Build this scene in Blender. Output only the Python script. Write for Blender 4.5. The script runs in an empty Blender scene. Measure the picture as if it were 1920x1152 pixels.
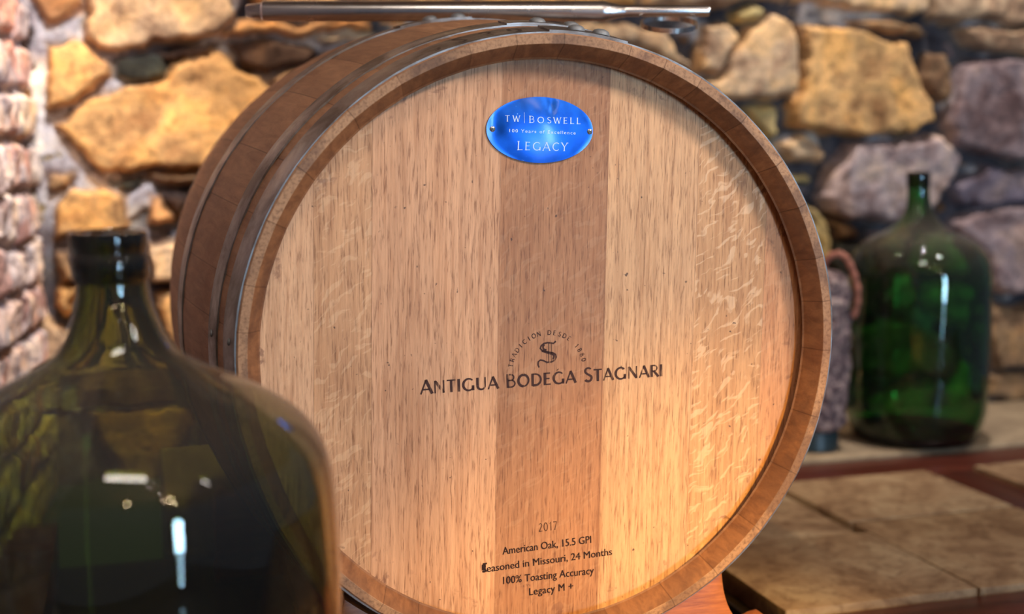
import bpy, bmesh, math, random
import numpy as np
from mathutils import Vector, Matrix

# ============================================================ camera, world, lights
F, PIT = 2350.0, 0.1254                       # focal length in pixels of a 1920 px wide frame, downward pitch
SC = bpy.context.scene
cam_d = bpy.data.cameras.new('camera'); cam = bpy.data.objects.new('camera', cam_d)
SC.collection.objects.link(cam); SC.camera = cam
cam.rotation_euler = (math.pi/2 - PIT, 0, 0)
cam_d.sensor_width = 36; cam_d.lens = F/1920*36
cam_d.clip_start = .02
cam_d.dof.use_dof = True; cam_d.dof.focus_distance = 1.20; cam_d.dof.aperture_fstop = 3.0

vs = SC.view_settings
SC.display_settings.display_device = 'sRGB'
vs.view_transform = 'Standard'; vs.look = 'None'; vs.gamma = 1; vs.use_curve_mapping = False
vs.exposure = 0.06
SC.cycles.max_bounces = 14; SC.cycles.transmission_bounces = 12; SC.cycles.glossy_bounces = 5
SC.cycles.transparent_max_bounces = 12; SC.cycles.diffuse_bounces = 4
SC.cycles.caustics_reflective = False; SC.cycles.caustics_refractive = False
SC.cycles.sample_clamp_indirect = 6; SC.cycles.use_denoising = True

w = bpy.data.worlds.new('world'); SC.world = w; w.use_nodes = True
w.node_tree.nodes['Background'].inputs[0].default_value = (.62, .74, 1.0, 1)
w.node_tree.nodes['Background'].inputs[1].default_value = .13

def aim(o, loc, tgt):
    o.location = loc
    o.rotation_euler = (Vector(tgt) - Vector(loc)).to_track_quat('-Z', 'Y').to_euler()
def area(name, loc, tgt, power, col, sx, sy):
    l = bpy.data.lights.new(name, 'AREA'); l.shape = 'RECTANGLE'; l.size = sx; l.size_y = sy
    l.energy = power; l.color = col; o = bpy.data.objects.new(name, l); SC.collection.objects.link(o); aim(o, loc, tgt); return o
def spot(name, loc, tgt, power, col, ang, blend, rad):
    l = bpy.data.lights.new(name, 'SPOT'); l.energy = power; l.color = col; l.spot_size = math.radians(ang)
    l.spot_blend = blend; l.shadow_soft_size = rad; o = bpy.data.objects.new(name, l); SC.collection.objects.link(o); aim(o, loc, tgt); return o
def bulb(name, loc, power, col, rad):
    l = bpy.data.lights.new(name, 'POINT'); l.energy = power; l.color = col; l.shadow_soft_size = rad
    o = bpy.data.objects.new(name, l); SC.collection.objects.link(o); o.location = loc; return o
WARM = (1, .70, .42); NEUT = (1, .92, .86); COOL = (.45, .72, 1.0)
area('doorway_daylight', (2.56, -2.4, -.20), (.2, 1.2, -.4), 80, COOL, .30, 1.1)
area('doorway_daylight', (2.56, -2.38, -1.05), (.2, 1.2, -.6), 5, COOL, .14, .6)
area('steel_highlight_fill', (.1, -.35, 1.62), (.1, 1.2, -.2), 12, (1, .90, .78), 0.7, .11)  # added unseen strip light: streak along the steel tube, some frontal fill
spot('counter_fill', (1.35, 1.15, 1.50), (.80, 1.75, -.56), 50, NEUT, 50, .9, .08)  # added fill without a visible source, brightens the counter tiles
spot('key_lamp', (1.58, .14, 1.28), (.08, 1.22, -.08), 168, NEUT, 25, .8, .20)
spot('golden_lamp', (.80, .15, .45), (.17, 1.22, -.66), 160, (1, .60, .11), 34, 1.0, .05)
spot('wall_lamp_one', (-.48, 1.88, 1.35), (-.42, 2.36, .0), 105, (1, .82, .60), 75, .8, .03)
spot('wall_lamp_two', (.78, 2.18, 1.55), (.80, 2.75, .10), 120, NEUT, 62, .9, .03)
spot('brick_lamp', (-.22, 1.30, .90), (-.76, 1.95, -.02), 75, (.96, .95, 1), 46, .8, .05)
bulb('ceiling_bulb', (1.35, -1.2, 1.1), 9, WARM, .035)
bulb('ceiling_bulb', (1.24, -1.28, 1.10), 2, WARM, .018)
bulb('ceiling_bulb', (1.46, -1.12, 1.08), 2, WARM, .018)
bulb('ceiling_bulb', (1.05, -.95, 1.32), 2, (1,.9,.8), .016)
bulb('ceiling_bulb', (.60, -.55, 1.40), 2, (1,.9,.8), .016)
bulb('ceiling_bulb', (1.75, -1.5, 1.05), 9, WARM, .035)
bulb('ceiling_bulb', (.55, -1.9, 1.2), 9, WARM, .035)

# ============================================================ helpers
def lin(c):
    return tuple((x/255/12.92 if x/255 <= .04045 else ((x/255+.055)/1.055)**2.4) for x in c)
def lin4(c): return lin(c) + (1,)

class NT:
    """tiny wrapper for node trees"""
    def __init__(s, name):
        s.m = bpy.data.materials.new(name); s.m.use_nodes = True; s.t = s.m.node_tree
        s.b = s.t.nodes['Principled BSDF']; s.out = s.t.nodes['Material Output']
    def n(s, typ, **kw):
        nd = s.t.nodes.new(typ)
        for k, v in kw.items():
            if k.startswith('i_'):
                key = k[2:]; key = int(key) if key.isdigit() else key.replace('_', ' ')
                nd.inputs[key].default_value = v
            else: setattr(nd, k, v)
        return nd
    def l(s, a, b): s.t.links.new(a, b)
    def coord(s, scale=(1,1,1), kind='Object', rot=(0,0,0)):
        tc = s.n('ShaderNodeTexCoord'); mp = s.n('ShaderNodeMapping'); mp.inputs['Scale'].default_value = scale
        mp.inputs['Rotation'].default_value = rot; s.l(tc.outputs[kind], mp.inputs[0]); return mp.outputs[0]
    def noise(s, vec, scale=1, detail=4, rough=.55, dist=0):
        nd = s.n('ShaderNodeTexNoise'); nd.inputs['Scale'].default_value = scale; nd.inputs['Detail'].default_value = detail
        nd.inputs['Roughness'].default_value = rough; nd.inputs['Distortion'].default_value = dist
        s.l(vec, nd.inputs['Vector']); return nd.outputs['Fac']
    def ramp(s, fac, stops, interp='LINEAR'):
        r = s.n('ShaderNodeValToRGB'); r.color_ramp.interpolation = interp; e = r.color_ramp.elements
        while len(e) < len(stops): e.new(.5)
        for k, (p, c) in enumerate(stops):
            e[k].position = p; e[k].color = c if len(c) == 4 else tuple(c)+(1,)
        s.l(fac, r.inputs[0]); return r.outputs[0]
    def mix(s, fac, a, b, mode='MIX'):
        m = s.n('ShaderNodeMix', data_type='RGBA', blend_type=mode)
        for v, i in ((fac, 0), (a, 6), (b, 7)):
            if isinstance(v, (int, float)): m.inputs[i].default_value = v
            elif isinstance(v, tuple): m.inputs[i].default_value = v
            else: s.l(v, m.inputs[i])
        return m.outputs[2]
    def math(s, op, a, b=0.0, c=None):
        m = s.n('ShaderNodeMath', operation=op)
        for i, v in enumerate((a, b) if c is None else (a, b, c)):
            if isinstance(v, (int, float)): m.inputs[i].default_value = v
            else: s.l(v, m.inputs[i])
        return m.outputs[0]
    def attr(s, name):
        a = s.n('ShaderNodeAttribute'); a.attribute_name = name; return a.outputs['Color']
    def bump(s, h, strength=.3, dist=.001):
        b = s.n('ShaderNodeBump'); b.inputs['Strength'].default_value = strength; b.inputs['Distance'].default_value = dist
        s.l(h, b.inputs['Height']); s.l(b.outputs[0], s.b.inputs['Normal'])
    def set(s, col=None, rough=None, metal=None, **kw):
        for v, k in ((col, 'Base Color'), (rough, 'Roughness'), (metal, 'Metallic')):
            if v is None: continue
            if isinstance(v, (int, float, tuple)): s.b.inputs[k].default_value = v
            else: s.l(v, s.b.inputs[k])
        for k, v in kw.items(): s.b.inputs[k.replace('_', ' ')].default_value = v
        return s.m

def link(name, me, mat=None, parent=None):
    o = bpy.data.objects.new(name, me); SC.collection.objects.link(o)
    if mat: me.materials.append(mat)
    if parent: o.parent = parent
    return o
def tag(o, label=None, cat=None, group=None, kind=None):
    if label: o['label'] = label
    if cat: o['category'] = cat
    if group: o['group'] = group
    if kind: o['kind'] = kind
    return o
def empty(name, loc, rot=(0,0,0)):
    o = bpy.data.objects.new(name, None); o.empty_display_size = .05; SC.collection.objects.link(o); o.location = loc; o.rotation_euler = rot; return o
def from_bm(name, bm, smooth=None):
    me = bpy.data.meshes.new(name); bm.normal_update(); bm.to_mesh(me); bm.free()
    if smooth is not None:
        me.polygons.foreach_set('use_smooth', [True]*len(me.polygons)); me.set_sharp_from_angle(angle=math.radians(smooth))
    return me
def pydata(name, v, f, smooth=None):
    me = bpy.data.meshes.new(name); me.from_pydata([tuple(p) for p in v], [], [tuple(p) for p in f]); me.update()
    if smooth is not None:
        me.polygons.foreach_set('use_smooth', [True]*len(me.polygons)); me.set_sharp_from_angle(angle=math.radians(smooth))
    return me
def revolve(name, prof, seg=96, axis='Z', closed=False, smooth=35, off=None, wob=None):
    """prof: (r, h) list. off(h) -> x,y centre offset"""
    v, f = [], []; n = len(prof)
    for k in range(seg):
        a = 2*math.pi*k/seg
        for r, h in prof:
            ox, oy = off(h) if off else (0, 0)
            rr = r*(1 + (wob(a, h) if wob else 0))
            if axis == 'Z': v.append((ox+rr*math.cos(a), oy+rr*math.sin(a), h))
            else: v.append((rr*math.cos(a), h, rr*math.sin(a)))
    for k in range(seg):
        k2 = (k+1) % seg
        for i in range(n if closed else n-1):
            i2 = (i+1) % n
            q = (k*n+i, k2*n+i, k2*n+i2, k*n+i2)
            f.append(q if axis == 'Z' else q[::-1])
    bm = bmesh.new(); me = pydata(name, v, f); bm.from_mesh(me); bpy.data.meshes.remove(me)
    bmesh.ops.remove_doubles(bm, verts=bm.verts, dist=1e-6)
    bmesh.ops.recalc_face_normals(bm, faces=bm.faces)
    return from_bm(name, bm, smooth)
def tube(name, pts, radii, seg=16, caps=True, smooth=50, flat=1.0):
    pts = [Vector(p) for p in pts]; v, f = [], []
    if isinstance(radii, (int, float)): radii = [radii]*len(pts)
    prev = None
    for i, p in enumerate(pts):
        t = (pts[min(i+1, len(pts)-1)] - pts[max(i-1, 0)]).normalized()
        a = prev if prev else (Vector((0,0,1)) if abs(t.z) < .9 else Vector((1,0,0)))
        x = (a - t*a.dot(t)).normalized(); y = t.cross(x); prev = x
        for k in range(seg):
            th = 2*math.pi*k/seg; v.append(p + x*math.cos(th)*radii[i] + y*math.sin(th)*radii[i]*flat)
    for i in range(len(pts)-1):
        for k in range(seg):
            k2 = (k+1) % seg; f.append((i*seg+k, i*seg+k2, (i+1)*seg+k2, (i+1)*seg+k))
    if caps:
        f.append(tuple(range(seg))[::-1]); f.append(tuple((len(pts)-1)*seg+k for k in range(seg)))
    return pydata(name, v, f, smooth)
def slab(name, poly, z0, z1, bev=.0, segs=2, axis='Z'):
    """extruded polygon, optionally bevelled. axis 'Y': poly is x,z and z0..z1 is y"""
    bm = bmesh.new()
    P = (lambda x, y, h: (x, y, h)) if axis == 'Z' else (lambda x, y, h: (x, h, y))
    a = [bm.verts.new(P(x, y, z0)) for x, y in poly]; b = [bm.verts.new(P(x, y, z1)) for x, y in poly]
    bm.faces.new(a); bm.faces.new(b)
    for i in range(len(poly)):
        j = (i+1) % len(poly); bm.faces.new((a[i], a[j], b[j], b[i]))
    bmesh.ops.recalc_face_normals(bm, faces=bm.faces)
    if bev: bmesh.ops.bevel(bm, geom=[e for e in bm.edges if e.calc_face_angle(0) > .5], offset=bev, segments=segs, affect='EDGES', profile=.6)
    return from_bm(name, bm, 35)

def ray(px, py):
    x = (px-960)/F; z = -(py-576)/F; c, s = math.cos(PIT), math.sin(PIT)
    return Vector((x, c+z*s, z*c-s))

# numpy noise
def vnoise(x, y, seed):
    xi = np.floor(x).astype(np.int64); yi = np.floor(y).astype(np.int64); fx = x-xi; fy = y-yi
    fx = fx*fx*(3-2*fx); fy = fy*fy*(3-2*fy)
    def h(a, b):
        n = (a*374761393 + b*668265263 + seed*1442695041) & 0x7fffffff
        n = ((n ^ (n >> 13))*1274126177) & 0x7fffffff
        return ((n ^ (n >> 16)) & 0xffff)/65535.0
    return (h(xi, yi)*(1-fx)+h(xi+1, yi)*fx)*(1-fy) + (h(xi, yi+1)*(1-fx)+h(xi+1, yi+1)*fx)*fy
def fbm(x, y, sc, octv=4, seed=0, gain=.5):
    s = 0; a = 1; t = 0
    for o in range(octv):
        s = s + a*vnoise(x*sc*2**o+o*17.3, y*sc*2**o-o*9.1, seed+o*7); t += a; a *= gain
    return s/t
def sstep(a, b, x):
    t = np.clip((x-a)/(b-a), 0, 1); return t*t*(3-2*t)

# ============================================================ place frames
YAW = .3                                       # the counter, stone wall and barrel share this direction
CY, SY = math.cos(YAW), math.sin(YAW)
def uv(u, v, z): return Vector((u*CY - v*SY, u*SY + v*CY, z))
HT = -.558                                     # top of the stone tiles
FLOOR = -1.46

# ============================================================ stone wall
WV = 2.33                                      # distance of the stone wall plane along v
def wall_px(px, py):
    d = ray(px, py); nv = Vector((-SY, CY, 0)); t = WV/d.dot(nv); P = d*t
    return (P.x*CY + P.y*SY, P.z)
G = (212,166,108); T = (210,178,140); P_ = (158,138,136); PU = (118,108,118); DG = (76,78,66); DB = (84,64,52); BR = (156,124,90); LG = (180,172,156); LV = (186,166,160); OR = (200,150,100); YG = (196,174,118)
STONES = [
 (OR,1,[(58,-20),(154,-20),(156,0),(142,23),(112,38),(90,44),(69,29)]),
 (T,1.3,[(162,-20),(440,-20),(433,25),(412,60),(358,71),(292,79),(271,94),(217,98),(179,94),(160,79),(154,42)]),
 (G,1,[(92,79),(125,67),(162,87),(204,125),(200,146),(167,179),(125,196),(90,206),(85,146)]),
 (DG,.5,[(208,112),(258,104),(304,104),(312,137),(304,148),(233,152),(208,142)]),
 (DB,.4,[(290,97),(400,74),(420,82),(404,95),(330,110),(310,104)]),
 (G,1.3,[(96,227),(167,188),(233,158),(308,150),(323,119),(400,93),(433,104),(442,125),(483,138),(505,165),(500,190),(440,250),(410,300),(385,318),(292,315),(188,323),(158,292),(125,267)]),
 (OR,.8,[(417,56),(442,36),(520,38),(700,42),(700,60),(560,62),(458,73),(417,68)]),
 (G,1,[(475,-30),(860,-30),(855,10),(640,14),(480,10)]),
 (DB,.5,[(433,83),(500,72),(575,78),(600,92),(575,112),(500,133),(450,121)]),
 (BR,.5,[(500,146),(560,120),(640,92),(690,78),(800,70),(800,120),(600,200),(520,180)]),
 (LG,.4,[(590,64),(720,66),(720,76),(610,84)]),
 (BR,.6,[(85,323),(137,317),(135,346),(121,358),(90,356)]),
 (G,.9,[(104,388),(137,358),(187,354),(233,370),(243,420),(240,440),(180,450),(100,452)]),
 (OR,.9,[(277,362),(300,366),(325,400),(323,412),(279,416)]),
 (DB,.4,[(300,355),(370,365),(362,385),(340,410),(330,398)]),
 (DG,.4,[(205,340),(270,330),(275,345),(240,360)]),
 (BR,.7,[(290,325),(385,320),(378,345),(340,347),(285,337)]),
 (BR,.6,[(340,402),(365,370),(420,380),(420,440),(345,430)]),
 (T,.7,[(280,452),(350,450),(420,450),(420,525),(280,530)]),
 (G,.7,[(288,549),(400,545),(420,640),(310,640)]),
 (BR,.6,[(104,473),(139,467),(139,535),(112,535)]),
 (G,.5,[(112,542),(141,547),(136,590),(117,595),(108,570)]),
 (T,.9,[(1200,-30),(1480,-30),(1480,-4),(1400,3),(1340,14),(1200,12)]),
 (G,.9,[(870,-30),(1190,-30),(1190,12),(1100,20),(870,12)]),
 (T,.9,[(1745,-30),(1990,-30),(1990,44),(1750,42),(1740,20)]),
 (T,.9,[(1490,-30),(1735,-30),(1730,20),(1700,32),(1650,25),(1560,8),(1490,-4)]),
 (YG,.6,[(1369,22),(1418,12),(1428,33),(1393,52),(1373,41)]),
 (T,1.1,[(1382,84),(1400,58),(1450,27),(1480,37),(1494,103),(1490,181),(1397,191),(1340,181),(1312,150),(1352,140)]),
 (T,.9,[(1307,95),(1320,45),(1360,42),(1379,80),(1350,132),(1311,136)]),
 (T,.8,[(1130,40),(1250,62),(1285,110),(1298,138),(1250,110),(1180,85),(1060,70),(1060,40)]),
 (G,1.2,[(1500,50),(1540,46),(1566,45),(1616,58),(1648,74),(1698,82),(1714,132),(1739,185),(1747,230),(1706,253),(1624,257),(1541,255),(1480,237),(1480,198),(1500,173),(1503,123)]),
 (BR,.6,[(1590,32),(1700,42),(1740,60),(1735,70),(1650,62),(1600,50)]),
 (BR,.5,[(1740,100),(1770,98),(1785,130),(1784,160),(1772,198),(1752,188),(1735,140)]),
 (T,.7,[(1795,52),(1990,54),(1990,102),(1870,95),(1810,80)]),
 (P_,1.1,[(1800,123),(1830,111),(1990,118),(1990,310),(1900,302),(1854,297),(1790,270),(1770,230),(1790,165)]),
 (YG,.6,[(1393,204),(1453,196),(1460,245),(1443,261),(1420,235)]),
 (T,.7,[(1455,272),(1500,257),(1550,285),(1545,305),(1480,310)]),
 (LV,1.1,[(1594,270),(1695,266),(1760,256),(1795,290),(1788,325),(1760,366),(1735,403),(1690,418),(1600,414),(1545,400),(1534,370),(1562,310)]),
 (YG,.7,[(1508,385),(1530,400),(1550,430),(1560,490),(1540,505),(1520,440)]),
 (BR,.5,[(1556,417),(1600,420),(1615,440),(1570,450)]),
 (PU,.6,[(1782,345),(1850,313),(1990,330),(1990,372),(1860,388),(1802,383)]),
 (P_,1.0,[(1785,421),(1830,392),(1990,385),(1990,545),(1858,548),(1842,480),(1800,440)]),
 (BR,.8,[(1853,577),(1990,567),(1990,685),(1870,688),(1850,640)]),
 (BR,.7,[(1853,697),(1990,694),(1990,752),(1845,747)]),
 (DG,.5,[(1560,455),(1620,455),(1650,520),(1640,600),(1560,590)]),
 (BR,.7,[(1565,610),(1700,600),(1780,640),(1770,700),(1600,710)]),
]
def poly_dist(pts, X, Z):
    """signed distance (positive inside) of grid points to a polygon"""
    n = len(pts); ins = np.zeros(X.shape, bool); d = np.full(X.shape, 9.)
    for i in range(n):
        x1, y1 = pts[i]; x2, y2 = pts[(i+1) % n]
        cond = ((y1 > Z) != (y2 > Z))
        xi = (x2-x1)*(Z-y1)/((y2-y1) if abs(y2-y1) > 1e-12 else 1e-12)+x1
        ins ^= cond & (X < xi)
        dx, dy = x2-x1, y2-y1; t = np.clip(((X-x1)*dx+(Z-y1)*dy)/(dx*dx+dy*dy+1e-12), 0, 1)
        d = np.minimum(d, np.hypot(X-x1-t*dx, Z-y1-t*dy))
    return np.where(ins, d, -d)
def grid_mesh(name, P, col, mat):
    """P: (nz, nx, 3) array of points, col: (nz, nx, 3) own colour of the stuff"""
    nz, nx, _ = P.shape
    me = bpy.data.meshes.new(name); idx = np.arange(nz*nx).reshape(nz, nx)
    q = np.stack([idx[:-1, :-1], idx[:-1, 1:], idx[1:, 1:], idx[1:, :-1]], -1).reshape(-1, 4)
    me.vertices.add(nz*nx); me.vertices.foreach_set('co', P.reshape(-1).astype(np.float32))
    me.loops.add(q.size); me.loops.foreach_set('vertex_index', q.reshape(-1).astype(np.int32))
    me.polygons.add(len(q)); me.polygons.foreach_set('loop_start', (np.arange(len(q))*4).astype(np.int32))
    me.update(calc_edges=True); me.polygons.foreach_set('use_smooth', np.ones(len(q), bool))
    a = me.color_attributes.new('stone_color', 'FLOAT_COLOR', 'POINT')
    a.data.foreach_set('color', np.concatenate([col, np.ones((nz, nx, 1))], -1).reshape(-1).astype(np.float32))
    me.validate(); return link(name, me, mat)

def masonry_mat(name, sc=1.0, streak=(1,1,1)):
    m = NT(name); c = m.attr('stone_color')
    v = m.coord((1,1,1)); vs_ = m.coord(streak)
    n1 = m.noise(v, 9*sc, 5, .6, .4); n2 = m.noise(vs_, 38*sc, 6, .65, .3); n3 = m.noise(v, 160*sc, 4, .6)
    a = m.mix(1.0, c, m.ramp(n1, [(.34, (.50,.42,.42)), (.48, (.95,.95,1)), (.62, (1.35,1.22,1.0))]), 'MULTIPLY')
    a = m.mix(1.0, a, m.ramp(n2, [(.30, (.45,.42,.42)), (.47, (.95,.95,.95)), (.7, (1.25,1.22,1.18))]), 'MULTIPLY')
    n0 = m.noise(v, 7*sc, 6, .7, 1.2)
    a = m.mix(m.math('MULTIPLY', m.ramp(n0, [(.52, (0,0,0)), (.60, (1,1,1))]), .45), a, m.mix(1.0, a, lin4((168,140,138)), 'MULTIPLY'))
    a = m.mix(.5, a, m.ramp(n3, [(.3, (.6,.6,.6)), (.6, (1.15,1.15,1.15))]), 'MULTIPLY')
    m.bump(m.math('ADD', n2, m.math('MULTIPLY', n3, .4)), .6, .006)
    m.b.inputs['Specular IOR Level'].default_value = .25
    return m.set(a, .85)

def stone_wall():
    st = .0045; u0, u1, z0, z1 = -.30, 2.70, -.62, 1.35
    us = np.arange(u0, u1, st); zs = np.arange(z0, z1, st); X, Z = np.meshgrid(us, zs)
    wx = X + (fbm(X, Z, 22, 4, 3)-.5)*.030; wz = Z + (fbm(X, Z, 22, 4, 9)-.5)*.030
    rng = random.Random(5)
    best = np.full(X.shape, -9.); H = np.zeros(X.shape); C = np.zeros(X.shape+(3,))
    # mortar: recessed bed, bluish grey, pale and chalky beside the brick corner
    mc = np.array(lin((78,76,82)))[None,None]*(.35+1.1*fbm(X, Z, 14, 4, 21))[..., None]
    chalk = sstep(.12, -.02, X+(fbm(X, Z, 9, 3, 33)-.5)*.18)*sstep(-.25, -.05, Z)
    spots = sstep(.60, .70, fbm(X, Z, 11, 3, 41))*.7
    k = np.clip(chalk+spots, 0, 1)[..., None]
    C[:] = mc*(1-k)+np.array(lin((222,220,220)))[None,None]*k
    Hm = -.006+.012*fbm(X, Z, 18, 4, 11)+.022*k[..., 0]
    H[:] = Hm
    def put(pts, col, prom, d, sl):
        sub = np.s_[sl[0]:sl[1], sl[2]:sl[3]]
        inside = d > 0
        edge = sstep(0, .013, d)
        cx = sum(p[0] for p in pts)/len(pts); cz = sum(p[1] for p in pts)/len(pts)
        tx, tz = rng.uniform(-.06, .06), rng.uniform(-.10, .03)
        x, z = X[sub], Z[sub]; sd = rng.randrange(999)
        body = .030+.022*prom + tx*(x-cx)+tz*(z-cz) + .012*(fbm(x, z, 16, 5, sd)-.5) + .012*np.abs(fbm(x, z, 7, 3, sd+3)-.5)*2
        hh = np.where(inside, .006+(body-.006)*(edge**.7), H[sub])
        H[sub] = np.where(inside, np.maximum(hh, H[sub]*.6), H[sub])
        c = np.array(lin(col))[None,None]*(.72+.55*fbm(x, z, 10, 4, sd+8))[..., None]
        rim = sstep(.010, 0, d)[..., None]*.45           # dirty mortar-stained rim
        c = c*(1-rim)+C[sub]*rim
        C[sub] = np.where(inside[..., None], c, C[sub])
        best[sub] = np.maximum(best[sub], d)
    for col, prom, px in STONES:
        pts = [wall_px(*p) for p in px]
        a = [p[0] for p in pts]; b = [p[1] for p in pts]; mg = .04
        i0 = max(0, int((min(b)-mg-z0)/st)); i1 = min(len(zs), int((max(b)+mg-z0)/st)+1)
        j0 = max(0, int((min(a)-mg-u0)/st)); j1 = min(len(us), int((max(a)+mg-u0)/st)+1)
        if i1 <= i0 or j1 <= j0: continue
        sub = np.s_[i0:i1, j0:j1]
        put(pts, col, prom, poly_dist(pts, wx[sub], wz[sub])+.0035, (i0, i1, j0, j1))
    # the rest of the wall: irregular stones grown around scattered centres
    seeds = []
    for iz in range(16):
        for ix in range(18):
            seeds.append((u0+(ix+.5*(iz % 2)+rng.uniform(.1,.9))*.19-.1, z0+(iz+rng.uniform(.15,.85))*.125))
    S = np.array(seeds); d1 = np.full(X.shape, 9.); d2 = np.full(X.shape, 9.); id1 = np.zeros(X.shape, int)
    for q, (a, b) in enumerate(S):
        dd = np.hypot((wx-a)*.72, wz-b)
        m1 = dd < d1
        d2 = np.where(m1, d1, np.minimum(d2, dd)); id1 = np.where(m1, q, id1); d1 = np.where(m1, dd, d1)
    gap = np.minimum((d2-d1)*.5, -best-.012)
    cols = [lin(rng.choice((G, T, T, P_, PU, BR, LV, DB, OR, YG))) for _ in S]; hs = [rng.uniform(.3, 1.1) for _ in S]
    cg = np.array(cols)[id1]; hg = np.array(hs)[id1]
    ok = (gap > .009) & (best < 0)
    hh = .008+(.022+.016*hg+.012*(fbm(X, Z, 16, 5, 77)-.5))*sstep(.009, .022, gap)**.7
    H = np.where(ok, hh, H); C = np.where(ok[..., None], cg*(.72+.55*fbm(X, Z, 10, 4, 78))[..., None], C)
    H = H+.004*(fbm(X, Z, 60, 3, 90)-.5)
    Pt = np.stack([X*CY-(WV+.03-H)*SY, X*SY+(WV+.03-H)*CY, Z], -1)
    o = grid_mesh('wall_back', Pt, C, masonry_mat('stone_masonry'))
    tag(o, 'rough wall of irregular golden, tan and purplish stones', kind='structure')
stone_wall()

# ============================================================ brick wall on the left
def brick_wall():
    cx, cy = -.83, 2.22; dx, dy = .196, -1.0; L = math.hypot(dx, dy); dx /= L; dy /= L     # along the wall, towards the camera
    nx_, ny_ = -dy, dx                                                                     # faces the room
    st = .004; s = np.arange(-.06, 2.1, st); zs = np.arange(-.62, 1.35, st); S, Z = np.meshgrid(s, zs)
    ws = S+(fbm(S, Z, 25, 3, 5)-.5)*.026; wz = Z+(fbm(S, Z, 12, 3, 6)-.5)*.030+(fbm(S, Z, 45, 2, 61)-.5)*.010
    ch = .080; row = np.floor((wz-.012)/ch).astype(int)
    rnd = lambda a, b, sd: (((a*73856093) ^ (b*19349663) ^ (sd*83492791)) & 0xffff)/65535.
    bl = .14+.07*rnd(row, row*3+1, 2)
    off = rnd(row, row+7, 3)*.2; kcol = np.floor((ws+off)/bl).astype(int)
    fz = ((wz-.012)/ch-row)*ch; fs = ((ws+off)/bl-kcol)*bl
    d = np.minimum(np.minimum(fz, ch-fz), np.minimum(fs, bl-fs))-.005
    r1 = rnd(row, kcol, 11); r2 = rnd(row, kcol, 12)
    edge = sstep(0, .010, d)**.6
    striae = fbm(S*4, Z, 30, 4, 15)
    H = .010+.008*fbm(S, Z, 20, 4, 7) + edge*(.009+.008*r1+.020*(striae-.5)+.014*(fbm(S, Z, 14, 4, 8)-.5))
    pal = np.array([lin((226,184,170)), lin((212,156,138)), lin((226,206,196)), lin((216,190,176)), lin((206,164,152)), lin((220,196,170))])
    cb = pal[(r2*5.99).astype(int)]
    ch_ = sstep(.40, .60, fbm(S*1.5, Z, 13, 5, 31)+.10*(1-edge))[..., None]
    cb = cb*(1-ch_*.65)+np.array(lin((226,220,218)))*ch_*.65
    cm = np.array(lin((150,146,156)))*(.5+.9*fbm(S, Z, 20, 4, 55))[..., None]
    e = sstep(-.002, .004, d)[..., None]; C = cm*(1-e)+cb*e
    # chalky mortar smeared beside the corner
    sm = (sstep(.09, .0, S+(fbm(S, Z, 12, 3, 71)-.5)*.10)*sstep(-.20, 0, Z))[..., None]*.8
    C = C*(1-sm)+np.array(lin((214,212,212)))*sm
    Pt = np.stack([cx+dx*S+nx_*(H-.03), cy+dy*S+ny_*(H-.03), Z], -1)
    o = grid_mesh('wall_left', Pt[:, ::-1], C[:, ::-1], masonry_mat('whitewashed_brick', 1.2, (1.6,1.6,.5)))
    tag(o, 'whitewashed wall of rough pink bricks', kind='structure')
brick_wall()

def plain(name, col, rough=.8, sc=8):
    m = NT(name); n = m.noise(m.coord(), sc, 6, .6)
    return m.set(m.mix(1.0, lin4(col), m.ramp(n, [(.3, (.6,.6,.6)), (.7, (1.2,1.2,1.2))]), 'MULTIPLY'), rough)
fl = link('floor', slab('floor', [(-3.5,-3.5),(4.5,-3.5),(4.5,4),(-3.5,4)], FLOOR-.05, FLOOR), plain('dark_floor', (70,58,48), .16))
tag(fl, 'dark stone floor', kind='structure')
ce = link('ceiling', slab('ceiling', [(-3.5,-3.5),(4.5,-3.5),(4.5,4),(-3.5,4)], 1.70, 1.75), plain('ceiling_boards', (150,118,90)))
tag(ce, 'wooden ceiling', kind='structure')

# ============================================================ wood materials
def wood_mat(name, base, dark, sc=(1,1,1), rough=.5, contrast=1.0, spec=.4, bump=.25):
    m = NT(name); v = m.coord(sc)
    n1 = m.noise(v, 1, 6, .6, .8); n2 = m.noise(v, 5, 5, .7, .2)
    f = m.math('ADD', m.math('MULTIPLY', n1, .6), m.math('MULTIPLY', n2, .4))
    c = m.mix(m.ramp(f, [(.5-.14/contrast, (0,0,0)), (.5+.14/contrast, (1,1,1))]), lin4(dark), lin4(base))
    m.bump(n2, bump, .0006); m.b.inputs['Specular IOR Level'].default_value = spec
    return m.set(c, rough)
MAH = wood_mat('mahogany', (104,48,34), (52,22,18), (4,60,60), .32, 1, .5)
MAHV = wood_mat('mahogany_crossways', (104,48,34), (52,22,18), (60,4,60), .32, 1, .5)
DARKW = wood_mat('dark_underboard', (46,30,22), (24,15,12), (8,40,40), .6, 1)
OAKO = wood_mat('orange_oak', (184,108,56), (132,68,30), (10,60,140), .42, 1.1, .4)

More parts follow.
